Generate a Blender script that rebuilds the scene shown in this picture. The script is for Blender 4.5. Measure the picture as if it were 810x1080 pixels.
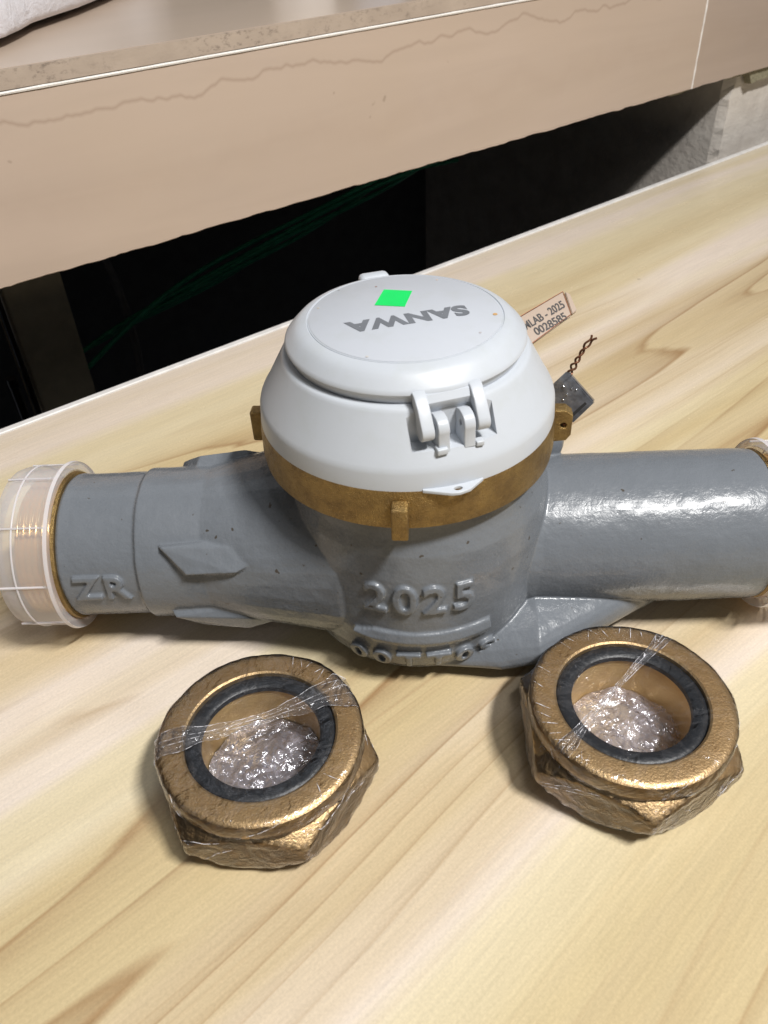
import bpy, bmesh, math, random
from mathutils import Vector, Matrix, noise
R = math.radians
PI = math.pi
random.seed(7)
for o in list(bpy.data.objects): bpy.data.objects.remove(o)
scene = bpy.context.scene
C = scene.collection

# ------------------------------------------------------------ camera, world, lamps, exposure
CAM_Z = 0.288
cd = bpy.data.cameras.new('camera'); cam = bpy.data.objects.new('camera', cd); C.objects.link(cam)
cd.sensor_fit = 'VERTICAL'; cd.sensor_height = 24.0; cd.lens = 24.0 * 850 / 1080
cd.clip_start = 0.01; cd.clip_end = 50
pt, rl = R(39.2), R(-2.79)
fw = Vector((0, math.cos(pt), -math.sin(pt))); up = Vector((0, math.sin(pt), math.cos(pt))); rt = Vector((1, 0, 0))
r2 = math.cos(rl) * rt + math.sin(rl) * up; u2 = -math.sin(rl) * rt + math.cos(rl) * up
M = Matrix((r2, u2, -fw)).transposed().to_4x4(); M.translation = Vector((0, 0, CAM_Z)); cam.matrix_world = M
cd.dof.use_dof = True; cd.dof.focus_distance = 0.37; cd.dof.aperture_fstop = 15.0
scene.camera = cam

w = bpy.data.worlds.new('World'); scene.world = w; w.use_nodes = True
bgn = w.node_tree.nodes['Background']; bgn.inputs[0].default_value = (0.86, 0.93, 1.0, 1); bgn.inputs[1].default_value = 0.05

def area(name, loc, target, sx, sy, power, col):
    l = bpy.data.lights.new(name, 'AREA'); l.shape = 'RECTANGLE'; l.size = sx; l.size_y = sy; l.energy = power; l.color = col
    o = bpy.data.objects.new(name, l); C.objects.link(o); o.location = loc
    d = Vector(target) - Vector(loc); o.rotation_euler = d.to_track_quat('-Z', 'Y').to_euler(); return o
TG = Vector((0.02, 0.26, 0.03))
area('ceiling_or_fill_lamp', TG + Vector((0.44, -0.36, 1.0)) * 1.5, TG, 0.34, 0.08, 35, (1.0, 0.985, 0.96))
area('ceiling_or_fill_lamp', TG + Vector((0.17, -0.38, 1.0)) * 1.5, TG, 0.30, 0.08, 4, (1.0, 0.985, 0.96))
area('ceiling_or_fill_lamp', TG + Vector((-0.5, 0.75, 1.0)) * 1.5, TG, 0.9, 0.5, 1.0, (0.88, 0.94, 1.0))  # broad soft fill added from back left, not a ceiling fitting
area('ceiling_or_fill_lamp', Vector((0.0, -1.2, 1.6)), Vector((0.3, 0.7, 0.1)), 0.6, 0.4, 1.3, (1.0, 0.96, 0.9))  # added fill from the viewer's side, lifts the barrel front; no real fitting
scene.view_settings.view_transform = 'Standard'; scene.view_settings.look = 'None'
scene.view_settings.exposure = 0.10; scene.view_settings.gamma = 1.0
scene.render.engine = 'CYCLES'; scene.render.resolution_x = 768; scene.render.resolution_y = 1024
scene.cycles.max_bounces = 10; scene.cycles.transparent_max_bounces = 16

# ------------------------------------------------------------ helpers
def link(name, me, mat=None, parent=None, smooth=None):
    o = bpy.data.objects.new(name, me); C.objects.link(o)
    if mat is not None:
        me.materials.clear(); me.materials.append(mat)
    if parent is not None: o.parent = parent
    if smooth is not None:
        for p in me.polygons: p.use_smooth = True
        if smooth < 180: me.set_sharp_from_angle(angle=R(smooth))
    return o
def obj(name, bm, mat, parent=None, smooth=None, recalc=True):
    if recalc: bmesh.ops.recalc_face_normals(bm, faces=bm.faces)
    me = bpy.data.meshes.new(name); bm.to_mesh(me); bm.free()
    return link(name, me, mat, parent, smooth)
def thing(name, label, cat, loc=(0, 0, 0), rz=0, group=None):
    o = bpy.data.objects.new(name, None); C.objects.link(o); o.location = loc; o.rotation_euler = (0, 0, rz)
    o.empty_display_size = 0.01; o['label'] = label; o['category'] = cat
    if group: o['group'] = group
    return o
def struct(o): o['kind'] = 'structure'; return o
def grid_faces(bm, rows, close_u=True, cap0=False, cap1=False):
    V = [[bm.verts.new(p) for p in r] for r in rows]
    n = len(V[0]); m = n if close_u else n - 1
    for a, b in zip(V, V[1:]):
        for i in range(m):
            j = (i + 1) % n; bm.faces.new((a[i], a[j], b[j], b[i]))
    if cap0: bm.faces.new(V[0])
    if cap1: bm.faces.new(V[-1])
    return V
def revolve(bm, prof, n=96, cap0=False, cap1=False, c=(0, 0), rf=None):
    rows = []
    for k, (r, z) in enumerate(prof):
        rows.append([Vector((c[0] + r * math.cos(2 * PI * i / n), c[1] + r * math.sin(2 * PI * i / n), z)) for i in range(n)])
    return grid_faces(bm, rows, True, cap0, cap1)
def tube_x(bm, prof, n=96, cz=0.0, cap=True):   # profile (x, r) revolved about the x axis at height cz
    rows = [[Vector((x, r * math.cos(2 * PI * i / n), cz + r * math.sin(2 * PI * i / n))) for i in range(n)] for x, r in prof]
    return grid_faces(bm, rows, True, cap, cap)
def hull(bm, pts):
    vs = [bm.verts.new(p) for p in pts]
    r = bmesh.ops.convex_hull(bm, input=vs)
    junk = [e for e in r['geom_interior'] if isinstance(e, bmesh.types.BMVert)] + [e for e in r['geom_unused'] if isinstance(e, bmesh.types.BMVert)]
    bmesh.ops.delete(bm, geom=list(set(junk)), context='VERTS')
def box(bm, x0, x1, y0, y1, z0, z1, m=None, bev=0):
    r = bmesh.ops.create_cube(bm, size=1)
    vs = r['verts']
    for v in vs: v.co = Vector(((x0 + x1) / 2 + v.co.x * (x1 - x0), (y0 + y1) / 2 + v.co.y * (y1 - y0), (z0 + z1) / 2 + v.co.z * (z1 - z0)))
    if bev:
        es = list({e for v in vs for e in v.link_edges})
        rr = bmesh.ops.bevel(bm, geom=es, offset=bev, segments=3, affect='EDGES', profile=0.5)
        vs = list({v for f in rr['faces'] for v in f.verts} | {v for v in vs if v.is_valid})
    if m is not None:
        for v in vs: v.co = m @ v.co
    return vs
def tube(bm, pts, r, n=8, cap=True):
    pts = [Vector(p) for p in pts]; rows = []; prev = None
    for i, p in enumerate(pts):
        t = (pts[min(i + 1, len(pts) - 1)] - pts[max(i - 1, 0)]).normalized()
        a = prev if prev is not None else (Vector((0, 0, 1)) if abs(t.z) < .9 else Vector((1, 0, 0)))
        x = (a - t * a.dot(t)).normalized(); prev = x; y = t.cross(x)
        rr = r[i] if isinstance(r, (list, tuple)) else r
        rows.append([p + x * rr * math.cos(2 * PI * k / n) + y * rr * math.sin(2 * PI * k / n) for k in range(n)])
    grid_faces(bm, rows, True, cap, cap)
def evaluated_mesh(o):
    dg = bpy.context.evaluated_depsgraph_get(); dg.update()
    me = bpy.data.meshes.new_from_object(o.evaluated_get(dg), depsgraph=dg)
    return me
def curve_mesh(cu):
    o = bpy.data.objects.new('tmp', cu); C.objects.link(o)
    me = evaluated_mesh(o); bpy.data.objects.remove(o); return me
def poly_plate(outer, holes, depth, bev=0.0):   # flat plate in XY, extruded +-depth/2
    cu = bpy.data.curves.new('plate', 'CURVE'); cu.dimensions = '2D'; cu.fill_mode = 'BOTH'
    for loop in [outer] + list(holes):
        s = cu.splines.new('POLY'); s.points.add(len(loop) - 1); s.use_cyclic_u = True
        for p, q in zip(s.points, loop): p.co = (q[0], q[1], 0, 1)
    cu.extrude = depth / 2 - bev; cu.bevel_depth = bev; cu.bevel_resolution = 2; cu.offset = -bev
    return curve_mesh(cu)
def text_mesh(txt, size, ext=0.0, bev=0.0, off=0.0, sx=1.0, space=1.0, shear=0.0):
    cu = bpy.data.curves.new('text', 'FONT'); cu.body = txt; cu.size = size; cu.align_x = 'CENTER'; cu.align_y = 'CENTER'
    cu.extrude = ext; cu.bevel_depth = bev; cu.offset = off; cu.space_character = space; cu.shear = shear; cu.resolution_u = 6; cu.bevel_resolution = 1
    me = curve_mesh(cu)
    for v in me.vertices: v.co.x *= sx
    return me
def me_to_bm(bm, me, f=None):
    n = len(bm.verts); bm.from_mesh(me); bm.verts.ensure_lookup_table(); vs = bm.verts[n:]
    if f:
        for v in vs: v.co = f(v.co)
    return vs
def nz(p, s, seed=0.0): return noise.noise(Vector((p[0] * s + seed, p[1] * s - seed, p[2] * s + 2 * seed)))

# ------------------------------------------------------------ materials
class NT:
    def __init__(s, name):
        s.m = bpy.data.materials.new(name); s.m.use_nodes = True; s.t = s.m.node_tree; s.t.nodes.clear()
        s.out = s.n('ShaderNodeOutputMaterial')
    def n(s, t, **kw):
        x = s.t.nodes.new(t)
        for k, v in kw.items():
            if k.startswith('i_'):
                x.inputs[k[2:].replace('_', ' ')].default_value = v
            else: setattr(x, k, v)
        return x
    def l(s, a, b): s.t.links.new(a, b)
    def pr(s, col=(.8, .8, .8), rough=.5, metal=0.0, **kw):
        b = s.n('ShaderNodeBsdfPrincipled'); b.inputs['Base Color'].default_value = (*col, 1); b.inputs['Roughness'].default_value = rough; b.inputs['Metallic'].default_value = metal
        for k, v in kw.items(): b.inputs[k].default_value = v
        s.l(b.outputs[0], s.out.inputs[0]); s.b = b; return b
    def coord(s, scale=(1, 1, 1), rot=(0, 0, 0), loc=(0, 0, 0), which='Object'):
        c = s.n('ShaderNodeTexCoord'); m = s.n('ShaderNodeMapping'); m.inputs['Scale'].default_value = scale; m.inputs['Rotation'].default_value = rot; m.inputs['Location'].default_value = loc
        s.l(c.outputs[which], m.inputs[0]); return m.outputs[0]
    def noise(s, vec, scale, detail=4, rough=.55, dist=0.0):
        x = s.n('ShaderNodeTexNoise'); x.inputs['Scale'].default_value = scale; x.inputs['Detail'].default_value = detail; x.inputs['Roughness'].default_value = rough; x.inputs['Distortion'].default_value = dist
        s.l(vec, x.inputs['Vector']); return x.outputs['Fac']
    def ramp(s, fac, stops, interp='LINEAR'):
        x = s.n('ShaderNodeValToRGB'); x.color_ramp.interpolation = interp; e = x.color_ramp.elements
        while len(e) < len(stops): e.new(0.5)
        for el, (p, c) in zip(e, stops):
            el.position = p; el.color = (*c, 1) if isinstance(c, (tuple, list)) else (c, c, c, 1)
        s.l(fac, x.inputs[0]); return x.outputs[0]
    def mix(s, fac, a, b, mode='MIX'):
        x = s.n('ShaderNodeMix', data_type='RGBA', blend_type=mode)
        for sock, v in ((x.inputs[0], fac), (x.inputs[6], a), (x.inputs[7], b)):
            if isinstance(v, bpy.types.NodeSocket): s.l(v, sock)
            elif isinstance(v, (tuple, list)): sock.default_value = (*v, 1)
            else: sock.default_value = v
        return x.outputs[2]
    def math(s, op, a, b=0.0, c=0.0, clamp=False):
        x = s.n('ShaderNodeMath', operation=op, use_clamp=clamp)
        for i, v in enumerate((a, b, c)):
            if isinstance(v, bpy.types.NodeSocket): s.l(v, x.inputs[i])
            else: x.inputs[i].default_value = v
        return x.outputs[0]
    def bump(s, h, strength=.3, dist=.001, to=None, normal=None):
        x = s.n('ShaderNodeBump'); x.inputs['Strength'].default_value = strength; x.inputs['Distance'].default_value = dist
        s.l(h, x.inputs['Height'])
        if normal is not None: s.l(normal, x.inputs['Normal'])
        s.l(x.outputs[0], (to or s.b).inputs['Normal']); return x.outputs[0]

def mat_gray_paint():
    t = NT('gray_paint'); b = t.pr((.19, .205, .225), .27, **{'Coat Weight': .22, 'Coat Roughness': .10, 'Specular IOR Level': .32})
    v = t.coord()
    n1 = t.noise(v, 45, 4); n2 = t.noise(v, 420, 4, .6); n3 = t.noise(v, 1500, 2); n4 = t.noise(v, 120, 3)
    t.l(t.mix(t.ramp(n1, [(.3, 0.0), (.7, 1.0)]), (.153, .167, .187), (.167, .181, .202)), b.inputs['Base Color'])
    # tiny pits where the paint chipped
    dark = t.ramp(t.noise(v, 260, 2, .4), [(.235, 1.0), (.26, 0.0)])
    c = t.mix(dark, t.mix(t.ramp(n1, [(.3, 0.0), (.7, 1.0)]), (.153, .167, .187), (.167, .181, .202)), (.07, .06, .05))
    t.l(c, b.inputs['Base Color'])
    t.l(t.ramp(n2, [(.3, .2), (.7, .36)]), b.inputs['Roughness'])
    h = t.math('ADD', t.math('MULTIPLY', n2, 1.0), t.math('MULTIPLY', n4, 1.6)); h = t.math('ADD', h, t.math('MULTIPLY', n3, .25))
    t.bump(h, .28, .0008)
    return t.m
def mat_brass(name, base=(.40, .22, .075), dark=(.10, .065, .03), rough=(.3, .5), scale=1.0, grime=.5, metal=.92, bs=.5):
    t = NT(name); b = t.pr(base, .4, metal)
    v = t.coord()
    n1 = t.noise(v, 60 * scale, 5, .6); n2 = t.noise(v, 900 * scale, 3); n3 = t.noise(v, 260 * scale, 4, .65)
    f = t.ramp(t.math('ADD', t.math('MULTIPLY', n1, .7), t.math('MULTIPLY', n3, .3)), [(.40, 0.0), (.62, grime)])
    t.l(t.mix(f, base, dark), b.inputs['Base Color'])
    t.l(t.ramp(n3, [(.3, rough[0]), (.7, rough[1])]), b.inputs['Roughness'])
    t.bump(t.math('ADD', n2, t.math('MULTIPLY', n3, .7)), bs, .0006)
    return t.m
def mat_plastic(name, col, rough=.38, dirt=.0, bump=.08):
    t = NT(name); b = t.pr(col, rough, **{'Subsurface Weight': .05, 'Subsurface Radius': (.003, .003, .003), 'Subsurface Scale': 1.0} if dirt >= 0 else {})
    v = t.coord(); n = t.noise(v, 90, 5, .6)
    c2 = tuple(x * .9 for x in col[:2]) + (col[2] * .84,)
    t.l(t.mix(t.ramp(n, [(.5, 0.0), (.8, .5 + dirt)]), col, c2), b.inputs['Base Color'])
    t.bump(t.noise(v, 2500, 2), bump, .0003)
    return t.m
def mat_simple(name, col, rough=.5, metal=0.0, bumpscale=0, bs=.2, var=.12, **kw):
    t = NT(name); b = t.pr(col, rough, metal, **kw); v = t.coord(); n = t.noise(v, bumpscale or 80, 5, .6)
    t.l(t.mix(t.ramp(n, [(.3, 0.0), (.7, 1.0)]), tuple(x * (1 - var) for x in col), tuple(min(1, x * (1 + var)) for x in col)), b.inputs['Base Color'])
    if bumpscale: t.bump(t.noise(v, bumpscale, 4), bs, .001)
    return t.m
def mat_film(name, tint=(.9, .88, .92), scale=55, bs=.9, fres=1.0, base=.03, dens=0.0):
    t = NT(name)
    tr = t.n('ShaderNodeBsdfTransparent'); tr.inputs[0].default_value = (.97, .97, .97, 1)
    gl = t.n('ShaderNodeBsdfGlossy'); gl.inputs[0].default_value = (.95, .95, 1, 1); gl.inputs['Roughness'].default_value = .16
    df = t.n('ShaderNodeBsdfDiffuse'); df.inputs[0].default_value = (*tint, 1)
    v = t.coord(); wv = t.noise(v, scale, 5, .6, 1.5); cre = t.math('ABSOLUTE', t.math('SUBTRACT', wv, .5))
    h = t.math('ADD', t.math('MULTIPLY', cre, -2.0), t.noise(v, scale * 3.5, 3, .5, .8))
    bp = t.n('ShaderNodeBump'); bp.inputs['Strength'].default_value = bs; bp.inputs['Distance'].default_value = .003; t.l(h, bp.inputs['Height'])
    t.l(bp.outputs[0], gl.inputs['Normal'])
    fr = t.n('ShaderNodeFresnel'); fr.inputs[0].default_value = 1.45; t.l(bp.outputs[0], fr.inputs['Normal'])
    f = t.math('ADD', t.math('MULTIPLY', fr.outputs[0], fres), base, clamp=True)
    crease = t.ramp(cre, [(0.0, dens * 1.8 + .02), (.03, dens)])
    m1 = t.n('ShaderNodeMixShader'); t.l(crease, m1.inputs[0]); t.l(tr.outputs[0], m1.inputs[1]); t.l(df.outputs[0], m1.inputs[2])
    m2 = t.n('ShaderNodeMixShader'); t.l(f, m2.inputs[0]); t.l(m1.outputs[0], m2.inputs[1]); t.l(gl.outputs[0], m2.inputs[2])
    t.l(m2.outputs[0], t.out.inputs[0]); return t.m
def mat_cap(op=.16):
    t = NT('milky_plastic')
    tr = t.n('ShaderNodeBsdfTransparent'); tr.inputs[0].default_value = (.97, .97, .97, 1)
    b = t.n('ShaderNodeBsdfPrincipled'); b.inputs['Base Color'].default_value = (.80, .77, .79, 1); b.inputs['Roughness'].default_value = .3
    b.inputs['Subsurface Weight'].default_value = .3; b.inputs['Subsurface Radius'].default_value = (.004, .003, .003)
    v = t.coord(); n = t.noise(v, 150, 3)
    lw = t.n('ShaderNodeLayerWeight'); lw.inputs[0].default_value = .35
    f = t.math('ADD', t.math('MULTIPLY', lw.outputs['Facing'], .45), op, clamp=True)
    bp = t.n('ShaderNodeBump'); bp.inputs['Strength'].default_value = .15; bp.inputs['Distance'].default_value = .001; t.l(n, bp.inputs['Height']); t.l(bp.outputs[0], b.inputs['Normal'])
    m = t.n('ShaderNodeMixShader'); t.l(f, m.inputs[0]); t.l(tr.outputs[0], m.inputs[1]); t.l(b.outputs[0], m.inputs[2]); t.l(m.outputs[0], t.out.inputs[0])
    return t.m
def mat_wood():
    t = NT('wood_grain_laminate'); b = t.pr((.7, .6, .4), .3, **{'Specular IOR Level': .45})
    # coordinates: x runs along the grain; a slow warp makes the streaks wander and converge
    v = t.coord()
    wv = t.n('ShaderNodeTexNoise'); wv.inputs['Scale'].default_value = 1.6; wv.inputs['Detail'].default_value = 2; t.l(v, wv.inputs['Vector'])
    sub = t.n('ShaderNodeVectorMath', operation='SUBTRACT'); t.l(wv.outputs['Color'], sub.inputs[0]); sub.inputs[1].default_value = (.5, .5, .5)
    mul = t.n('ShaderNodeVectorMath', operation='MULTIPLY'); t.l(sub.outputs[0], mul.inputs[0]); mul.inputs[1].default_value = (0, .055, 0)
    add = t.n('ShaderNodeVectorMath', operation='ADD'); t.l(v, add.inputs[0]); t.l(mul.outputs[0], add.inputs[1])
    def st(sx, sy, off=0.0):
        m = t.n('ShaderNodeMapping'); m.inputs['Scale'].default_value = (sx, sy, 1); m.inputs['Location'].default_value = (off, off * 1.7, 0); t.l(add.outputs[0], m.inputs[0]); return m.outputs[0]
    base = t.ramp(t.noise(st(.35, 8.0, 3.1), 1, 3, .5), [(.34, (.58, .475, .29)), (.43, (.67, .575, .385)), (.48, (.70, .605, .425)), (.53, (.745, .645, .55)), (.60, (.74, .635, .525)), (.68, (.65, .55, .365))])
    tan = t.ramp(t.noise(st(.6, 15, 9.4), 1, 3, .55), [(.54, 0.0), (.70, .45)])
    col = t.mix(tan, base, (.60, .475, .25))
    slow = t.noise(st(.40, 4.6, 21.7), 1, 2, .45)
    jit = t.noise(st(.7, 40, 8.8), 1, 3, .55)
    vv = t.math('ADD', slow, t.math('MULTIPLY', jit, .014))
    ringv = t.math('FRACT', t.math('MULTIPLY', vv, 40.0))
    tooth = t.ramp(ringv, [(0.0, .0), (.06, 1.0), (.13, .45), (.40, .15), (1.0, 0.0)])
    clus = t.ramp(t.noise(st(.45, 8.5, 51.3), 1, 3, .55), [(.50, 0.0), (.585, 1.0)])
    lvar = t.ramp(t.noise(st(1.0, 26, 12.0), 1, 2, .5), [(.38, .45), (.58, 1.0)])
    col = t.mix(t.math('MULTIPLY', clus, .72), col, (.54, .415, .215))
    col = t.mix(t.math('MULTIPLY', t.math('MULTIPLY', t.math('MULTIPLY', clus, tooth), lvar), .95), col, (.31, .185, .085))
    faint = t.math('MULTIPLY', t.math('MULTIPLY', tooth, lvar), .10)
    col = t.mix(faint, col, (.46, .31, .17))
    hair = t.ramp(t.noise(st(1.4, 150, 5.5), 1, 3, .6), [(.56, 0.0), (.70, 1.0)])
    col = t.mix(t.math('MULTIPLY', t.math('MULTIPLY', hair, clus), .45), col, (.40, .26, .14))
    fib = t.ramp(t.noise(st(26, 620, 2.0), 1, 3, .6), [(.3, .93), (.7, 1.05)])
    col = t.mix(1.0, col, fib, 'MULTIPLY')
    spk = t.ramp(t.noise(t.coord(), 900, 2, .6), [(.3, .93), (.7, 1.05)])
    col = t.mix(1.0, col, spk, 'MULTIPLY')
    sm = t.ramp(t.noise(t.coord(loc=(3, 1, 0)), 46, 2, .5), [(.22, .72), (.25, 1.0)])
    col = t.mix(1.0, col, sm, 'MULTIPLY')
    t.l(col, b.inputs['Base Color'])
    t.l(t.ramp(t.noise(t.coord(), 30, 4), [(.3, .20), (.7, .29)]), b.inputs['Roughness'])
    t.bump(t.noise(t.coord(), 700, 3, .6), .10, .0004)
    return t.m
def mat_tile(name, col=(.485, .385, .315), vein=True, rough=.2):
    t = NT(name); b = t.pr(col, rough, **{'Specular IOR Level': .5})
    v = t.coord(); band = t.noise(t.coord(scale=(2.2, 12, 26)), 1, 4, .55, .6); cl = t.noise(v, 7, 3)
    c = t.ramp(band, [(.3, tuple(x * .93 for x in col)), (.5, col), (.72, tuple(min(1, x * 1.07) for x in col))])
    c = t.mix(t.ramp(cl, [(.35, 0.0), (.7, .5)]), c, (col[0] * 1.0, col[1] * .985, col[2] * .93))
    spk = t.ramp(t.noise(v, 60, 2, .4), [(.20, 1.0), (.225, 0.0)])
    c = t.mix(t.math('MULTIPLY', spk, .4), c, (.2, .14, .1))
    if vein:
        sp = t.n('ShaderNodeSeparateXYZ'); t.l(v, sp.inputs[0])
        n1 = t.n('ShaderNodeTexNoise', noise_dimensions='1D'); n1.inputs['Scale'].default_value = 13; n1.inputs['Detail'].default_value = 4; n1.inputs['Roughness'].default_value = .5
        t.l(sp.outputs[0], n1.inputs['W'])
        zc = t.math('ADD', t.math('MULTIPLY', n1.outputs['Fac'], .034), .155)
        dd = t.math('ABSOLUTE', t.math('SUBTRACT', sp.outputs[2], zc))
        ln = t.ramp(t.math('MULTIPLY', dd, 400), [(.0, .5), (.28, .28), (.8, .0)])
        c = t.mix(ln, c, (col[0] * .62, col[1] * .55, col[2] * .5))
        n2 = t.math('ADD', t.math('MULTIPLY', n1.outputs['Fac'], .05), .100)
        d2 = t.math('ABSOLUTE', t.math('SUBTRACT', sp.outputs[2], n2))
        c = t.mix(t.ramp(t.math('MULTIPLY', d2, 60), [(.0, .14), (.9, .0)]), c, (col[0] * .8, col[1] * .75, col[2] * .7))
    t.l(c, b.inputs['Base Color'])
    t.bump(t.noise(v, 9, 2), .04, .002)
    return t.m
MG = mat_gray_paint()
M_ring = mat_brass('ring_brass', (.39, .262, .10), (.18, .115, .05), (.30, .5), 2.2, .7, .85, .9)
M_nut = mat_brass('nut_bronze', (.45, .315, .165), (.37, .25, .13), (.38, .52), 1.3, .6, .8, .35)
M_bore = mat_brass('bore_brass', (.60, .42, .19), (.48, .31, .14), (.32, .45), 1.0, .5, .6, .2)
M_thread = mat_brass('thread_brass', (.84, .61, .30), (.75, .46, .18), (.2, .3), 1.0, .3, .55, .1)
M_lid = mat_plastic('lid_plastic', (.515, .545, .59), .36)
M_disc = mat_plastic('disc_plastic', (.50, .525, .575), .42)
M_ink = mat_simple('gray_ink', (.16, .17, .19), .5)
M_green = mat_simple('green_sticker', (.01, .66, .13), .5, var=.03)
M_rub = mat_simple('black_rubber', (.018, .02, .024), .42, bumpscale=500, bs=.3)
M_wood = mat_wood()
M_trim = mat_simple('white_edging', (.80, .78, .76), .35)
M_tile = mat_tile('beige_tile')
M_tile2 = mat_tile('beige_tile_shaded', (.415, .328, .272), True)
M_tiletop = mat_tile('beige_tile_top', (.50, .40, .32), False, .3)
M_grout = mat_simple('white_grout', (.85, .82, .79), .7, bumpscale=900)

# ------------------------------------------------------------ the setting (bench frame: local x along the counter, local y away)
AZ = R(37.5)
def bench(o): o.rotation_euler = (0, 0, AZ); return o
bm = bmesh.new(); box(bm, -1.2, 2.2, -1.1, .5125, -.022, 0, bev=.0008)
top = bench(struct(obj('tabletop', bm, M_wood)))
bm = bmesh.new(); box(bm, -1.2, 2.2, .5127, .5183, -.0235, .0010, bev=.0007)
obj('edge_trim', bm, M_trim, top)

def ragged_core():
    bm = bmesh.new(); box(bm, -1.2, 2.4, .5525, 1.6, .088, .1935); return bm
M_core = mat_simple('rough_cement', (.16, .145, .12), .9, bumpscale=120, bs=.8)
ledge = bench(struct(obj('ledge', ragged_core(), M_core)))
def fascia_tile(name, x0, x1, mat):
    # front slab with a slightly chipped lower edge
    bm = bmesh.new(); n = int((x1 - x0) / .004); zt = .1878
    fr = []; 
    rows_f, rows_b = [], []
    for i in range(n + 1):
        x = x0 + (x1 - x0) * i / n
        zb = .0800 - .0035 * (x - .3) + .0010 * noise.noise(Vector((x * 60, 1.3, 0))) + .0009 * max(0, noise.noise(Vector((x * 210, 7, 0))))
        rows_f.append([Vector((x, .5420, zb + .0006)), Vector((x, .5420, zt - .0006)), Vector((x, .5426, zt)), Vector((x, .5522, zt)), Vector((x, .5522, zb + .0008)), Vector((x, .5428, zb))])
    grid_faces(bm, rows_f, True, True, True)
    return obj(name, bm, mat, ledge)
fascia_tile('fascia_tile', -1.2, .8622, M_tile)
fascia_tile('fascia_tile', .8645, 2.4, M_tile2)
# white grout: long horizontal joint under the top tile, and the upright joint between the fascia tiles
bm = bmesh.new()
rows = []
for i in range(0, 301):
    x = -1.0 + i * .0112; a = .0004 * nz((x, 0, 0), 60); h = .0019 + .0005 * nz((x, 3, 0), 30)
    rows.append([Vector((x, .5413 + a, .1880)), Vector((x, .5409 + a, .1880 + h * .5)), Vector((x, .5413 + a, .1880 + h)), Vector((x, .556, .1882 + h)), Vector((x, .556, .1880))])
grid_faces(bm, rows, True, True, True)
obj('grout_joint', bm, M_grout, ledge)
bm = bmesh.new(); rows = []
for i in range(0, 61):
    z = .0785 + i * (.1876 - .0785) / 60; a = .0006 * nz((z, 5, 0), 90); ww = .0010 + .0005 * nz((z, 9, 0), 120)
    rows.append([Vector((.8633 - ww + a, .5417, z)), Vector((.8633 + ww + a, .5417, z)), Vector((.8633 + ww + a, .5515, z)), Vector((.8633 - ww + a, .5515, z))])
grid_faces(bm, rows, True, True, True)
obj('grout_joint', bm, M_grout, ledge)
# top tiles with a dirty cut edge
t = NT('dirty_cut_edge'); b = t.pr((.44, .38, .31), .6); v = t.coord(scale=(1, 1, 1.6))
dn = t.math('MULTIPLY', t.ramp(t.noise(v, 170, 5, .7), [(.52, 0.0), (.66, .6)]), t.ramp(t.noise(t.coord(loc=(.3, 0, 0)), 16, 2), [(.44, 0.05), (.56, 1.0)]))
c = t.mix(t.ramp(t.noise(v, 40, 4), [(.3, 0.0), (.7, 1.0)]), (.38, .305, .245), (.45, .365, .295)); t.l(t.mix(dn, c, (.11, .085, .07)), b.inputs['Base Color'])
t.bump(t.noise(v, 260, 4, .7), .25, .0010); M_edge = t.m
for k, (x0, x1) in enumerate(((-1.2, .8622), (.8645, 2.4))):
    bm = bmesh.new(); box(bm, x0, x1, .5428, 1.6, .1903, .2010)
    tl = obj('top_tile', bm, M_tiletop, ledge)
    bm = bmesh.new(); box(bm, x0, x1, .5408, .5426, .1903, .2006); obj('tile_edge', bm, M_edge, tl)
# broken mortar hanging under the fascia tile
bm = bmesh.new(); rows = []
N = 700
for i in range(N + 1):
    x = .05 + i * 1.25 / N
    big = max(0, noise.noise(Vector((x * 22, 4.4, 0)))) * .006 * min(1, max(.12, (x - .3) * 1.4)) + .0012 * abs(noise.noise(Vector((x * 160, 1, 0))))
    if x > .985: big += min(1, max(0, x - .985) / .01) * (.0125 + .002 * noise.noise(Vector((x * 60, 9, 1))))
    z1 = .0812 - .0035 * (x - .3); z0 = z1 - .001 - big
    jj = .0006 * noise.noise(Vector((x * 300, 2, 0)))
    rows.append([Vector((x, .5462 + jj, z1 + .001)), Vector((x, .5470 + jj, z0)), Vector((x, .556, z0 - .0006)), Vector((x, .556, z1 + .006))])
grid_faces(bm, rows, True, True, True)
obj('mortar', bm, mat_simple('mortar', (.27, .245, .165), .95, bumpscale=300, bs=1.0, var=.3), ledge)

# plastered pillar that carries the ledge at the right
t = NT('rough_plaster'); b = t.pr((.50, .47, .46), .85); v = t.coord()
c = t.mix(t.ramp(t.noise(v, 30, 5), [(.35, 0.0), (.7, 1.0)]), (.60, .545, .49), (.74, .685, .62)); t.l(c, b.inputs['Base Color']); t.bump(t.noise(v, 130, 5, .65), .6, .002); M_pl = t.m
bm = bmesh.new(); n = 60; rows = []
for i in range(n + 1):
    z = -.40 + i * (.079 + .40) / n
    xe = .975 + .0035 * noise.noise(Vector((z * 90, 3, 1))) + (.0 if z < .05 else (z - .05) * .35) + .0022 * noise.noise(Vector((z * 260, 5, 1)))
    rows.append([Vector((.9715, .5700, z)), Vector((xe, .5585 + .0006 * noise.noise(Vector((z * 300, 0, 0)))  , z)), Vector((1.7, .5585, z)), Vector((1.7, 1.6, z)), Vector((.972, 1.6, z))])
grid_faces(bm, rows, True, True, True)
pil = bench(struct(obj('pillar', bm, M_pl)))
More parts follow.
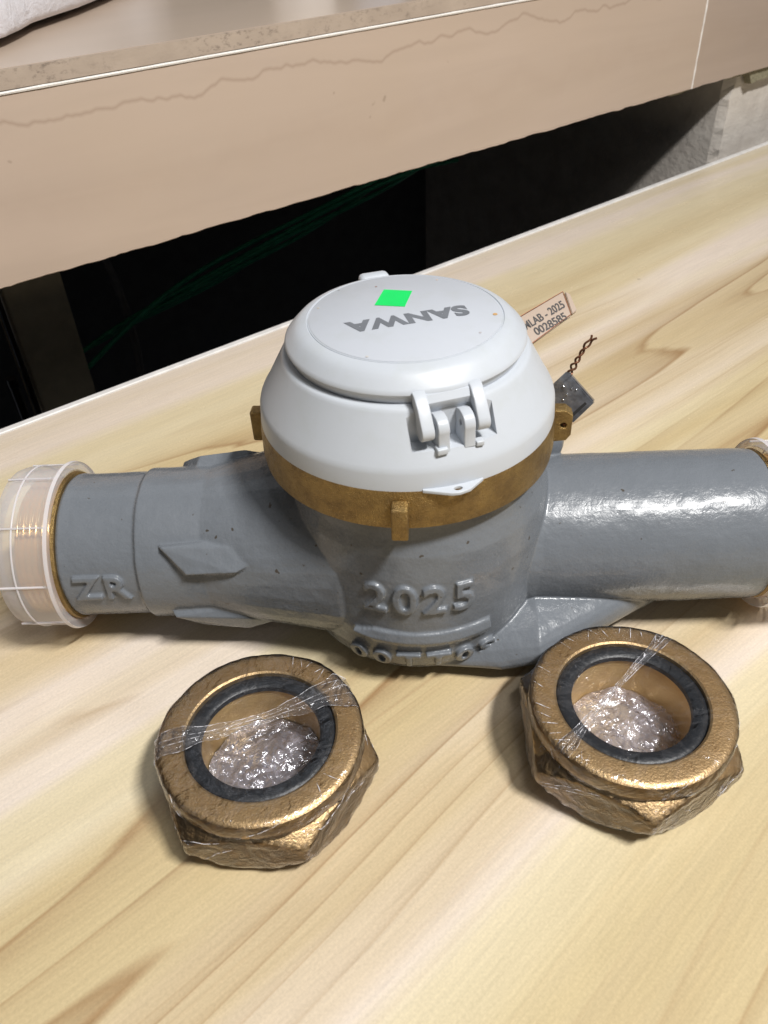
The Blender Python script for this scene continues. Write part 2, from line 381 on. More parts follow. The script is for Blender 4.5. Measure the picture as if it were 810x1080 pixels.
# the dark hollow under the ledge
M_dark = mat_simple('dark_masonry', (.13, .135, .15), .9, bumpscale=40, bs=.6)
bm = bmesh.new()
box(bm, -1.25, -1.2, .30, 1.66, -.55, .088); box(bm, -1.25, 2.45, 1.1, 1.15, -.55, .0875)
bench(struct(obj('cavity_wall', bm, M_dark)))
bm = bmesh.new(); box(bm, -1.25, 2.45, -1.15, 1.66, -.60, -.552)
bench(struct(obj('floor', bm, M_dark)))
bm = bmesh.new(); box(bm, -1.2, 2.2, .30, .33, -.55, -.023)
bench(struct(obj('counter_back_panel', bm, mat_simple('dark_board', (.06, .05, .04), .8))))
# post, chrome rails and cables seen in the hollow
M_post = mat_simple('olive_post_paint', (.46, .41, .31), .7, bumpscale=60)
def bench_empty(name, label, cat, group=None):
    return thing(name, label, cat, (0, 0, 0), AZ, group)
bm = bmesh.new(); box(bm, .148, .199, .70, .75, -.551, .087, bev=.002)
p = bench(obj('support_post', bm, M_post)); p['label'] = 'dim olive brown square post in the dark hollow under the beige ledge'; p['category'] = 'post'
M_chr = mat_simple('chrome', (.75, .76, .80), .14, 1.0, var=.03)
for k, (x, wd) in enumerate(((.1285, .0042), (.141, .0028))):
    bm = bmesh.new()
    tube(bm, [(x, .69, -.551), (x, .69, -.06 if k == 0 else .03)], wd, 20)
    if k == 0:
        tube(bm, [(x, .69, -.060), (x, .69, -.052)], wd * 1.15, 20)
    o = bench(obj('metal_rail', bm, M_chr, smooth=40)); o['category'] = 'rail'
    o['label'] = ('short thick chrome rail with a bright end, leftmost in the dark hollow' if k == 0 else 'thin tall chrome rail between the thick rail and the olive post')
M_cab = mat_simple('green_cable', (.03, .34, .20), .4, var=.2)
random.seed(3)
cl = ['topmost green cable drooping in the dark hollow under the ledge', 'green cable drooping just under the topmost one in the hollow', 'middle green cable of the drooping bundle under the ledge', 'green cable second from the bottom of the drooping bundle',
      'lowest green cable of the drooping bundle under the ledge']
for k in range(5):
    bm = bmesh.new(); pts = []
    for i in range(41):
        u = i / 40; x = .20 + .50 * u + .012 * k; s = 4 * (u - .5) ** 2
        pts.append((x, .72 + .014 * k + .02 * math.sin(u * 5 + k), .030 - .011 * k - (.115 - .012 * k) * (1 - u) ** 1.6 + .004 * math.sin(9 * u + 2 * k)))
    tube(bm, pts, .0024, 10)
    o = bench(obj('green_cable', bm, M_cab, smooth=60)); o['label'] = cl[k]; o['category'] = 'cable'; o['group'] = 'green cables in the hollow'
bm = bmesh.new(); tube(bm, [(.290 + .0 * i - .02 * (1 - i / 20) ** 2 + .01 * math.sin(i * .3), .82, .02 - .02 * i) for i in range(24)], .0045, 10)
o = bench(obj('gray_hose', bm, mat_simple('gray_hose', (.22, .22, .24), .6), smooth=60)); o['label'] = 'dim gray hose hanging straight down in the dark hollow'; o['category'] = 'hose'

# white woven bag lying on the ledge
def bag():
    bm = bmesh.new(); nu, nv = 120, 60; rows = []
    for j in range(nv + 1):
        ph = -PI / 2 + PI * j / nv; row = []
        for i in range(nu):
            th = 2 * PI * i / nu
            def se(c, e): return math.copysign(abs(c) ** e, c)
            q = Vector((se(math.cos(th), .55) * se(math.cos(ph), .7), se(math.sin(th), .55) * se(math.cos(ph), .7), se(math.sin(ph), .9)))
            pp = Vector((q.x * .34, q.y * .19, q.z * .075))
            d = .010 * nz(pp, 14, 1) + .006 * nz(pp, 34, 4) + .004 * (1 - abs(nz(pp, 22, 8)) * 3) * .5
            pp += q.normalized() * d
            if pp.z < -.018: pp.z = -.018 + .1 * (pp.z + .018)
            row.append(pp)
        rows.append(row)
    V = grid_faces(bm, rows, True)
    bmesh.ops.remove_doubles(bm, verts=bm.verts, dist=.0002)
    return bm
t = NT('white_bag_plastic'); b = t.pr((.84, .83, .88), .42, **{'Subsurface Weight': .15, 'Subsurface Radius': (.01, .01, .01)})
v = t.coord(); t.bump(t.math('ADD', t.noise(v, 40, 5, .6, 1.2), t.math('MULTIPLY', t.noise(v, 700, 2), .1)), .35, .006); M_bag = t.m
ob = obj('white_bag', bag(), M_bag, smooth=180); ob['label'] = 'crumpled white plastic bag lying on the beige ledge'; ob['category'] = 'bag'
ob.rotation_euler = (0, 0, R(82)); ob.location = (-.398, .745, .225)
BAG = ob
# two bottles standing further back on the ledge; the glossy tile mirrors them
def bottle(name, pos, r, h, mat, capmat, label):
    e = thing(name, label, 'bottle', pos)
    bm = bmesh.new(); revolve(bm, [(r * .9, 0), (r, .003), (r, h * .7), (r * .9, h * .8), (r * .45, h * .88), (r * .42, h * .93)], 40, True, True); obj('bottle_body', bm, mat, e, 40)
    bm = bmesh.new(); revolve(bm, [(r * .5, h * .9), (r * .5, h), (r * .45, h * 1.01)], 40, True, True); obj('bottle_cap', bm, capmat, e, 40)
def bp(x, y, z):
    d = fw + r2 * (x - 405) / 850 + u2 * (540 - y) / 850; return Vector((0, 0, CAM_Z)) + d * ((z - CAM_Z) / d.z)
bottle('bottle', bp(318, -22, .201), .030, .17, mat_simple('white_bottle', (.75, .73, .72), .4), M_trim, 'white bottle on the ledge, seen only as a pale mirror image in the tile')
bottle('bottle', bp(398, -30, .201), .026, .15, mat_simple('blue_bottle', (.30, .36, .50), .3), M_trim, 'blue gray bottle on the ledge, seen only as a bluish mirror image in the tile')
# ------------------------------------------------------------ water meter
MX = Vector((.01154, .2849, 0)); YAW = R(-1.438)
met = thing('water_meter', 'gray painted water meter with white lid and brass ring lying across the wood grain counter', 'water meter', MX, YAW)
AX = .042
def ring_pts(x, ry, zc, rzz, n=40, e=1.0):
    o = []
    for i in range(n):
        a = 2 * PI * i / n; c, s = math.cos(a), math.sin(a)
        o.append((x, ry * math.copysign(abs(c) ** e, c), zc + rzz * math.copysign(abs(s) ** e, s)))
    return o
BOWL = [(.036, .0008), (.0450, .0026), (.0505, .0068), (.0540, .0125), (.0565, .0210), (.0580, .0340), (.0583, .0520), (.0578, .0660), (.0566, .0780), (.0546, .0850), (.0538, .0900), (.0536, .0990)]
def bowl_r(z):
    for (r0, z0), (r1, z1) in zip(BOWL, BOWL[1:]):
        if z0 <= z <= z1: return r0 + (r1 - r0) * (z - z0) / (z1 - z0)
    return BOWL[0][0]
def casting():
    bm = bmesh.new()
    # inlet pipe at the left: neck, step, thicker run
    tube_x(bm, [(-.1545, .0300), (-.1535, .0322), (-.152, .0332), (-.148, .0330), (-.1195, .0330), (-.1180, .0348), (-.02, .0350)], 96, AX)
    tube_x(bm, [(.0, .0346), (.150, .0346), (.1550, .0343), (.1570, .0325)], 96, AX)
    # barrel
    revolve(bm, BOWL, 128, True, True, c=(.0035, 0))
    # swelling cone from the left pipe to the barrel
    hull(bm, ring_pts(-.092, .0342, AX, .0345) + ring_pts(-.031, .0490, .0465, .0430, e=.9) + ring_pts(-.015, .048, .0465, .0430, e=.9))
    # low wedge foot under the right pipe
    hull(bm, ring_pts(-.01, .048, .008, .006, e=.8) + ring_pts(.022, .0500, .0070, .0062, e=.8) + ring_pts(.038, .0565, .0125, .0115, e=.85) + ring_pts(.054, .0570, .0170, .0158, e=.85) + ring_pts(.128, .012, .0180, .011, e=.9))
    # shoulder at the right between barrel and pipe
    hull(bm, ring_pts(.01, .044, .045, .038, e=.9) + ring_pts(.063, .0330, AX, .0330))
    # small boss behind the pipe
    r = bmesh.ops.create_uvsphere(bm, u_segments=24, v_segments=16, radius=.0085)
    for vv in r['verts']: vv.co = Vector((.0635 + vv.co.x, .022 + vv.co.y, .0770 + vv.co.z * 1.3))
    # wrench ribs round the left pipe
    for ang in (50, 151, 211, 310):
        a = R(ang); nrm = Vector((0, math.cos(a), math.sin(a))); tg = Vector((0, -math.sin(a), math.cos(a)))
        def P(x, sgn, h): return Vector((x, 0, AX)) + nrm * (.0335 + h) + tg * sgn
        hull(bm, [P(-.1085, -.006, 0), P(-.0975, .0078, 0), P(-.1065, -.0050, .0040), P(-.0955, .0068, .0055), P(-.0745, .0060, .0078), P(-.0775, -.0045, .0052), P(-.062, .0, .0060), P(-.062, 0, 0), P(-.070, .008, 0), P(-.07, -.008, 0)])
    # raised bar under the year
    for k in range(-27, 28, 2):
        a = R(-90 + k); e2 = abs(k) / 29
        zz = .0350 - .0015 * math.cos(R(k * 3))
        pts = []
        for dr, dz in [(a_, b_ * (1 if k > -19 else max(.3, (k + 29) / 10))) for a_, b_ in ((-.003, -.0048), (.0016, -.0042), (.0026, -.0006), (.0014, .0036), (-.003, .0054))]:
            for da in (-.035, .035):
                rr = bowl_r(zz + dz) + dr; pts.append((.0035 + rr * math.cos(a + da), rr * math.sin(a + da), zz + dz))
        hull(bm, pts)
    # raised cast characters
    def on_barrel(rad, z0, phi0, tilt=0.0):
        def f(c):
            ph = phi0 + c.x / rad; z = z0 + c.y
            rr = bowl_r(z) + c.z - .0001
            return Vector((.0035 + rr * math.cos(ph), rr * math.sin(ph), z))
        return f
    me_to_bm(bm, text_mesh('2025', .0200, .0018, 0, .0005, 1.0, 1.18), on_barrel(.0572, .0560, R(-91)))
    def low(c):
        ph = R(-90) + c.x / .0540; z = .0190 + c.y * .86; rr = bowl_r(z) + c.z
        return Vector((.0035 + rr * math.cos(ph), rr * math.sin(ph), z))
    me_to_bm(bm, text_mesh('00TT0S', .0150, .0025, 0, .0005, 1.05, 1.30), low)
    def neck(c):
        a = R(172) + -c.y / .033 * -1 * -1 if False else R(176) - c.y / .033
        rr = .0330 + c.z
        return Vector((-.1355 + c.x, rr * math.cos(a), AX + rr * math.sin(a)))
    me_to_bm(bm, text_mesh('ZR', .0165, .0019, 0, .0005, 1.08, 1.15), neck)
    me = bpy.data.meshes.new('casting'); bm.to_mesh(me); bm.free()
    o = bpy.data.objects.new('casting', me); C.objects.link(o)
    rm = o.modifiers.new('r', 'REMESH'); rm.mode = 'VOXEL'; rm.voxel_size = .00050
    sm = o.modifiers.new('s', 'SMOOTH'); sm.factor = .5; sm.iterations = 4
    out = evaluated_mesh(o); bpy.data.objects.remove(o)
    # lumpy sand-cast surface
    nrm_ = [n_.vector.copy() for n_ in out.vertex_normals]
    new = []
    for vv, n_ in zip(out.vertices, nrm_):
        p = vv.co; d = .00028 * nz(p, 60, 2) + .00012 * nz(p, 190, 5); new.extend(p + n_ * d)
    out.vertices.foreach_set('co', new)
    return out
body = link('cast_body', casting(), MG, met, smooth=180)

# threaded brass ends inside milky caps
def thread_end(sgn):
    bm = bmesh.new(); n = 64; pitch = .0027; rows = []; x0 = .1535 if sgn < 0 else .1560; L = .020
    steps = int(L / pitch * 8)
    for k in range(steps + 1):
        row = []
        for i in range(n):
            u = k / 8 + i / n; rr = .0308 + .0009 * math.cos(2 * PI * u)
            row.append(Vector((sgn * (x0 - .002 + L * k / steps), rr * math.cos(2 * PI * i / n), AX + rr * math.sin(2 * PI * i / n))))
        rows.append(row)
    grid_faces(bm, rows, True, True, False)
    # turned-in mouth
    tube_x(bm, [(sgn * (x0 + L - .002), .0300), (sgn * (x0 + L - .002), .0262), (sgn * (x0 + .002), .0262)], 64, AX, cap=False)
    obj('threaded_end', bm, M_thread, met, 60)
    bm = bmesh.new(); tube_x(bm, [(sgn * (x0 - .0005), .0300), (sgn * (x0 - .0004), .0341), (sgn * (x0 + .0012), .0344), (sgn * (x0 + .0016), .030)], 96, AX, cap=False)
    obj('brass_collar', bm, M_ring, met, 50)
    return x0
M_cap = mat_cap()
M_capline = mat_cap(.55)
def cap(sgn, x0, label):
    bm = bmesh.new(); g = .0008 if sgn < 0 else .0022; L = .0255
    prof = [(x0 + g, .0352), (x0 + g, .0386), (x0 + g + .0012, .0390), (x0 + g + .0030, .0384), (x0 + g + .0045, .0376), (x0 + L - .004, .0372), (x0 + L - .001, .0362), (x0 + L, .0345), (x0 + L, .0285), (x0 + L - .0012, .0285), (x0 + L - .0014, .0340), (x0 + L - .004, .0356), (x0 + g + .0045, .0360), (x0 + g + .0010, .0352)]
    tube_x(bm, [(sgn * a, r) for a, r in prof], 96, AX, cap=False)
    c = obj('thread_cap', bm, M_cap, met, 40); c['label'] = label
    bm = bmesh.new()
    for a in range(8, 368, 40):
        aa = R(a)
        tube(bm, [(sgn * (x0 + g + .001 + s * (L - g - .003) / 6), .03765 * math.cos(aa), AX + .03765 * math.sin(aa)) for s in range(7)], .00055, 6)
    ro = [(sgn * (x0 + .0165), .03745 * math.cos(R(i * 5)), AX + .03745 * math.sin(R(i * 5))) for i in range(73)]
    tube(bm, ro, .00045, 6)
    obj('cap_rib', bm, M_capline, c, 60)
    bm = bmesh.new()
    tube_x(bm, [(sgn * (x0 + g), .0386), (sgn * (x0 + g - .0002), .0388), (sgn * (x0 + g + .0014), .0392), (sgn * (x0 + g + .0016), .0386)], 96, AX, cap=False)
    obj('cap_lip', bm, M_capline, c, 60)
for s, lab in ((-1, 'milky thread cap on the left end'), (1, 'milky thread cap on the right end, cut by the picture edge')):
    cap(s, thread_end(s), lab)

# brass clamping ring with four lugs
bm = bmesh.new()
revolve(bm, [(.050, .0955), (.0585, .0950), (.0602, .0965), (.0606, .1000), (.0604, .1085), (.0598, .1130), (.050, .1130)], 160)
ringo = obj('clamp_ring', bm, M_ring, met, 35)
for ang in (-94, -4, 86, 175):
    m = Matrix.Rotation(R(ang), 4, 'Z')
    bm = bmesh.new()
    if ang == -4:
        pr = [(.0, -.0075), (.0060, -.0068), (.0078, -.0040), (.0078, .0052), (.0050, .0075), (.0, .0075)]
        hl = [(.0043 + .0013 * math.cos(2 * PI * i / 16), .0005 + .0013 * math.sin(2 * PI * i / 16)) for i in range(16)]
        me = poly_plate(pr, [hl], .0062, .0004)
        me_to_bm(bm, me, lambda c: m @ Vector((.0598 + c.x, c.z, .1035 + c.y)))
    else:
        box(bm, .0590, .0660, -.0031, .0031, .0950, .1092, m, .0008)
    obj('ring_lug', bm, M_ring, met, 35)

# white plastic register housing
HB = R(-72.6)
def boolean(o, cutters):
    for c in cutters:
        md = o.modifiers.new('b', 'BOOLEAN'); md.operation = 'DIFFERENCE'; md.object = c; md.solver = 'EXACT'
    me = evaluated_mesh(o); nm = o.name; mats = o.data.materials[0]; par = o.parent
    for c in cutters: bpy.data.objects.remove(c)
    bpy.data.objects.remove(o)
    return me, mats, par
bm = bmesh.new()
revolve(bm, [(.030, .1122), (.0592, .1122), (.0598, .1128), (.0593, .1196), (.0589, .1210), (.0582, .1224), (.0565, .1250), (.0490, .1384), (.0484, .1394), (.0477, .1400), (.0467, .1402), (.0440, .1402), (.030, .1402)], 192, True, True)
o = obj('register_housing', bm, M_lid, met)
bm = bmesh.new(); box(bm, .0470, .075, -.0160, .0160, .1268, .160, Matrix.Rotation(HB, 4, 'Z'))
cut = obj('cut', bm, M_lid, met)
me, mt, par = boolean(o, [cut])
housing = link('register_housing', me, M_lid, met, smooth=32)
# seal eye: flat triangular tab with a hole
m = Matrix.Rotation(R(-74.5), 4, 'Z')
me = poly_plate([(.058, -.0122), (.0592, -.0122), (.0640, -.0030), (.0644, 0.0), (.0636, .0040), (.0592, .0105), (.058, .0105)], [[(.0618 + .0011 * math.cos(2 * PI * i / 20), .0016 * math.sin(2 * PI * i / 20)) for i in range(20)]], .0013, .0002)
for v_ in me.vertices: v_.co = m @ Vector((v_.co.x, v_.co.y, v_.co.z + .1132))
link('seal_tab', me, M_lid, met, smooth=30)
# hinged cap
bm = bmesh.new()
revolve(bm, [(.030, .1400), (.0447, .1400), (.0452, .1412), (.0456, .1430), (.0464, .1437), (.0467, .1443), (.0465, .1451), (.0458, .1460), (.0436, .1483), (.0424, .1495), (.0412, .1504), (.0398, .1511), (.0384, .1516), (.0377, .1518), (.0375, .1514), (.0373, .1514), (.0371, .1518), (.001, .1520)], 192, True, True)
lid = obj('lid', bm, M_lid, met, 32); lid['label'] = 'white hinged lid marked SANWA'
bm = bmesh.new(); revolve(bm, [(.03665, .15172), (.03665, .15195), (.0364, .15212), (.001, .15225)], 192, True, True)
obj('top_disc', bm, M_disc, lid, 40)
bm = bmesh.new(); box(bm, .0400, .0470, -.0065, .0065, .1440, .1512, Matrix.Rotation(R(106), 4, 'Z'), .0022)
obj('finger_tab', bm, M_lid, lid, 40)
# hinge arms and bracket on the lid, knuckles on the housing
def arm(tc, th, pts, name, par, holes=(), bev=.0004):
    me = poly_plate(pts, holes, th, bev)
    mm = Matrix.Rotation(HB, 4, 'Z')
    for v_ in me.vertices: v_.co = mm @ Vector((v_.co.x, tc + v_.co.z, v_.co.y))
    return link(name, me, M_lid, par, smooth=35)
def circ(cx, cy, r, a0, a1, n=8): return [(cx + r * math.cos(R(a0 + (a1 - a0) * i / n)), cy + r * math.sin(R(a0 + (a1 - a0) * i / n))) for i in range(n + 1)]
armp = [(.0450, .1415), (.0450, .1458), (.0472, .1452), (.0510, .1420)] + circ(.0525, .1342, .0036, 40, -150, 10) + [(.0484, .1385)]
for tc in (-.0108, .0098): arm(tc, .0046, armp, 'hinge_arm', lid)
arm(-.0006, .0168, [(.0450, .1405), (.0450, .1448), (.0468, .1444), (.0484, .1420), (.0480, .1395), (.0470, .1385)], 'hinge_bridge', lid)
knp = [(.0468, .1262), (.0468, .1375), (.0498, .1385)] + circ(.0512, .1338, .0045, 75, -20, 7) + [(.0560, .1262)]
hole = [(.0512 + .0011 * math.cos(2 * PI * i / 16), .1340 + .0011 * math.sin(2 * PI * i / 16)) for i in range(16)]
for tc in (-.0050, .0046): arm(tc, .0042, knp, 'hinge_knuckle', housing, [hole])
bm = bmesh.new(); mm = Matrix.Rotation(HB, 4, 'Z')
tube(bm, [mm @ Vector((.0515, y_, .1338)) for y_ in (.004, .006, .0095)], .0011, 12); obj('hinge_pin', bm, M_lid, housing, 40)
bm = bmesh.new(); box(bm, .0535, .0572, -.0080, -.0040, .1258, .1282, mm, .0004); box(bm, .0535, .0566, .0068, .0098, .1258, .1278, mm, .0004)
obj('hinge_stop', bm, M_lid, housing, 35)

# print and sticker on the lid
def flat_me(me, ang, cx, cy, z):
    mm = Matrix.Rotation(ang, 4, 'Z')
    for v_ in me.vertices:
        q = mm @ Vector((v_.co.x, v_.co.y, 0)); v_.co = Vector((cx + q.x, cy + q.y, z + v_.co.z))
    return me
link('lettering', flat_me(text_mesh('SANWA', .0112, .00004, 0, .00055, 1.10, 1.08), R(194.4), .0013, -.0036, .15231), M_ink, lid)
bm = bmesh.new()
q = [(-7.8, 22.6), (3.5, 20.3), (.2, 6.2), (-11.5, 8.6)]
vs = [bm.verts.new((a / 1000, b_ / 1000, .15232)) for a, b_ in q]; f = bm.faces.new(vs)
r = bmesh.ops.extrude_face_region(bm, geom=[f])
for g_ in r['geom']:
    if isinstance(g_, bmesh.types.BMVert): g_.co.z += .00012
obj('sticker', bm, M_green, lid)
# small marks on the disc: rusty speck, drilled dots
for (px, py, rr, col) in ((34.0, -3.0, .9, (.55, .33, .14)), (-11.0, 26.0, .5, (.3, .22, .2)), (14, 30.5, .5, (.6, .5, .45)), (-26, 24, .5, (.4, .4, .42)), (27, -17.5, .5, (.45, .42, .42)), (-14, -32.5, .6, (.5, .48, .46)), (-33.5, 8, .5, (.5, .46, .4))):
    bm = bmesh.new(); revolve(bm, [(rr / 1000, .15222), (rr / 1000, .1523)], 12, True, True, c=(px / 1000, py / 1000)); obj('speck', bm, mat_simple('speck', col, .7), lid)

# ------------------------------------------------------------ wire seal and inspection tag
def ray(x, y, t_): d = fw + r2 * (x - 405) / 850 + u2 * (540 - y) / 850; return Vector((0, 0, CAM_Z)) + d * t_
def on_plane(x, y, p0, nn):
    d = fw + r2 * (x - 405) / 850 + u2 * (540 - y) / 850; o0 = Vector((0, 0, CAM_Z)); return o0 + d * ((p0 - o0).dot(nn) / d.dot(nn))
def slab(name, pts, nn, th, mat, par=None, bev=0.0):
    bm = bmesh.new(); a = [bm.verts.new(p) for p in pts]; f = bm.faces.new(a)
    f.normal_update(); off = -nn * th
    r = bmesh.ops.extrude_face_region(bm, geom=[f])
    for g_ in r['geom']:
        if isinstance(g_, bmesh.types.BMVert): g_.co += off
    if bev: bmesh.ops.bevel(bm, geom=list(bm.edges), offset=bev, segments=2, affect='EDGES')
    return obj(name, bm, mat, par, 30)
back = -fw
P0 = MX + Vector((.060, .020, .082)); NS = (back * .9 + Vector((-.45, -.35, .0))).normalized()
seal = thing('wire_seal', 'small dark metal seal block with a twisted copper wire beside the right brass lug', 'seal', P0)
def rel(par, pts): return [p - par.location for p in pts]
M_seal = mat_simple('dark_seal_metal', (.20, .21, .235), .28, .7, bumpscale=260, bs=.25, var=.4)
cs = [on_plane(x, y, P0, NS) for x, y in ((598, 391), (627, 424), (603, 447), (571, 416))]
sb = slab('seal_block', rel(seal, cs), NS, .0065, M_seal, seal, .0007)
cs2 = [on_plane(x, y, P0 + NS * .0003, NS) for x, y in ((603, 436.5), (617, 424), (619, 426), (604, 440))]
slab('seal_slot', rel(seal, cs2), NS, .0005, mat_simple('slot_black', (.02, .02, .02), .5), seal)
cs3 = [on_plane(x, y, P0 + NS * .0011, NS) for x, y in ((599, 391.5), (603, 395), (576, 421), (572, 417))]
slab('seal_rim', rel(seal, cs3), NS, .0011, M_seal, seal, .0003)
for k, (x, y) in enumerate(((594, 408), (603, 410), (598, 416), (608, 411), (594, 422))):
    bm = bmesh.new(); bmesh.ops.create_uvsphere(bm, u_segments=8, v_segments=6, radius=.0005)
    for v_ in bm.verts: v_.co += on_plane(x, y, P0 + NS * .0003, NS) - seal.location
    obj('embossed_dot', bm, M_chr, seal, 60)
M_wire = mat_simple('oxidised_copper', (.20, .085, .045), .45, .6, var=.4)
A = on_plane(600.5, 394, P0, NS); Bp = on_plane(617, 366, P0 + Vector((0, 0, .004)), NS); E1 = on_plane(630, 357, P0 + Vector((0, 0, .006)), NS); E2 = on_plane(623.5, 353, P0 + Vector((0, 0, .006)), NS)
for k in range(2):
    bm = bmesh.new(); pts = []
    side = NS.cross((Bp - A).normalized())
    for i in range(60):
        u = i / 59
        if u < .7: c_ = A.lerp(Bp, u / .7); amp = .0009 + .0003 * math.sin(u * 9)
        else: c_ = Bp.lerp(E1 if k else E2, (u - .7) / .3); amp = .0007
        ph = u * 17 + k * PI
        pts.append(c_ + side * amp * math.cos(ph) + NS * amp * math.sin(ph) - seal.location)
    tube(bm, pts, .00052, 6); obj('seal_wire', bm, M_wire, seal, 60)
# wire from block down to the lug
bm = bmesh.new(); lug = MX + Vector((.0641, -.0045, .1040)); mid = on_plane(594, 437, P0, NS)
tube(bm, rel(seal, [on_plane(603, 441, P0, NS) - NS * .003, mid + Vector((.002, 0, -.001)), lug + Vector((.001, .004, .002)), lug + Vector((0, -.004, 0))]), .0005, 6); obj('seal_wire', bm, M_wire, seal, 60)

T0 = MX + Vector((.070, .085, .078)); NTt = (back * .9 + Vector((.05, 0, .35))).normalized()
tag = thing('inspection_tag', 'small see-through tan tag printed with 2025 and 0028585, behind the white lid', 'tag', T0)
t = NT('tan_clear_plastic'); tr = t.n('ShaderNodeBsdfTransparent'); tr.inputs[0].default_value = (.93, .84, .74, 1)
b = t.n('ShaderNodeBsdfPrincipled'); b.inputs['Base Color'].default_value = (.44, .33, .25, 1); b.inputs['Roughness'].default_value = .3
mx = t.n('ShaderNodeMixShader'); mx.inputs[0].default_value = .85; t.l(tr.outputs[0], mx.inputs[1]); t.l(b.outputs[0], mx.inputs[2]); t.l(mx.outputs[0], t.out.inputs[0]); M_tag = t.m
tc_ = [(594, 306.5), (602.5, 331), (554, 366), (530, 344)]
tc_ = [(594, 306.5), (603, 332), (540, 378), (524, 348)]
slab('tag_plate', rel(tag, [on_plane(x, y, T0, NTt) for x, y in tc_]), NTt, .0030, M_tag, tag, .0006)
tb = [(596, 307.5), (601, 309.5), (608.5, 327), (603.5, 331)]
slab('tag_rim', rel(tag, [on_plane(x, y, T0 - NTt * .0008, NTt) for x, y in tb]), NTt, .003, M_tag, tag, .0003)
for a_, b_ in (((524, 348), (593.5, 307.4)), ((593.5, 307.4), (602.2, 331.3)), ((602.2, 331.3), (541, 377))):
    bm = bmesh.new(); tube(bm, [on_plane(*a_, T0 + NTt * .0001, NTt) - T0, on_plane(*b_, T0 + NTt * .0001, NTt) - T0], .00022, 6); obj('tag_border', bm, M_wire, tag, 60)
def tag_text(s, c0, c1, size, sx):
    a = on_plane(*c0, T0 + NTt * .00015, NTt); b_ = on_plane(*c1, T0 + NTt * .00015, NTt)
    ex = (b_ - a).normalized(); ey = NTt.cross(ex)
    me = text_mesh(s, size, .00003, 0, .00014, sx)
    mxx = max(v_.co.x for v_ in me.vertices)
    for v_ in me.vertices: v_.co = b_ + ex * (v_.co.x - mxx) + ey * v_.co.y + NTt * v_.co.z - T0
    link('lettering', me, mat_simple('tag_ink', (.035, .03, .03), .6), tag)
tag_text('MLAB - 2025', (553, 345), (594.5, 320.5), .0062, .78)
tag_text('0028585', (562, 352), (597, 333.0), .0062, .92)
bm = bmesh.new(); tube(bm, rel(tag, [on_plane(532, 360, T0, NTt), on_plane(540, 380, T0, NTt) + Vector((0, -.01, -.002)), MX + Vector((.050, .036, .100)), MX + Vector((.058, .012, .100)), lug + Vector((0, .004, 0))]), .0005, 6); obj('tag_wire', bm, M_wire, tag, 60)

# ------------------------------------------------------------ union nuts in shrink film
M_film = mat_film('clear_shrink_film', scale=38, bs=.42, fres=1.3, base=.0)
M_band = mat_film('film_overlap', scale=50, bs=.7, fres=1.5, base=.015, dens=.03)
def mat_fold_glint():
    t = NT('film_crease_glint'); tr = t.n('ShaderNodeBsdfTransparent'); b = t.n('ShaderNodeBsdfPrincipled')
    b.inputs['Base Color'].default_value = (.85, .84, .88, 1); b.inputs['Roughness'].default_value = .15  # white, broken up by noise, paints the bright glints on the folds
    m = t.n('ShaderNodeMixShader'); t.l(t.ramp(t.noise(t.coord(), 420, 3, .6), [(.44, .04), (.60, .8)]), m.inputs[0]); t.l(tr.outputs[0], m.inputs[1]); t.l(b.outputs[0], m.inputs[2]); t.l(m.outputs[0], t.out.inputs[0]); return t.m
M_fold_glint = mat_fold_glint()
M_wad = mat_film('crumpled_film', tint=(.80, .74, .82), scale=48, bs=.6, fres=2.6, base=.12, dens=.24)
def hexr(phi, rot, ap):
    a = (phi - rot + PI / 6) % (PI / 3) - PI / 6        # 0 at a corner when rot is a corner angle
    # distance to the flat: corner at a=0 -> flats centred at +-30 deg
    return ap / math.cos(PI / 6 - abs(a))
def nut_shell(rot, off=0.0, wob=0.0, n=240):
    ap, H, HZ = .0385, .0325, .0215
    rc = .0388
    rows = []
    zs = [0, .0004, .0012, .0024, .004, .006, .009, .012, .0145, .0165, .018, .0192, .0202, .0210, .0218, .0226]
    for z in zs:
        row = []
        for i in range(n):
            ph = 2 * PI * i / n; r_ = hexr(ph, rot, ap)
            r_ = min(r_, .0440)
            if z < .012: r_ = min(r_, .0352 + z * .75)
            top = .0386 + max(0, (.0228 - z)) * 1.25
            r_ = min(r_, top)
            row.append((r_, ph, z))
        rows.append(row)
    for r_, z in ((rc - .0012, .0234), (rc - .0010, .0244), (rc, .0252), (rc + .0002, .0270), (rc + .0002, .0300), (rc - .0002, .0314), (rc - .0012, .0322), (rc - .0026, H)):
        rows.append([(r_, 2 * PI * i / n, z) for i in range(n)])
    out = []
    for row in rows:
        o_ = []
        for r_, ph, z in row:
            rr = r_ + off
            if wob: rr += wob * (noise.noise(Vector((math.cos(ph) * 3 + rot, math.sin(ph) * 3, z * 160))) + .5 * noise.noise(Vector((math.cos(ph) * 11, math.sin(ph) * 11 + rot, z * 400))))
            o_.append(Vector((rr * math.cos(ph), rr * math.sin(ph), z + (off if z > .03 else 0))))
        out.append(o_)
    return out
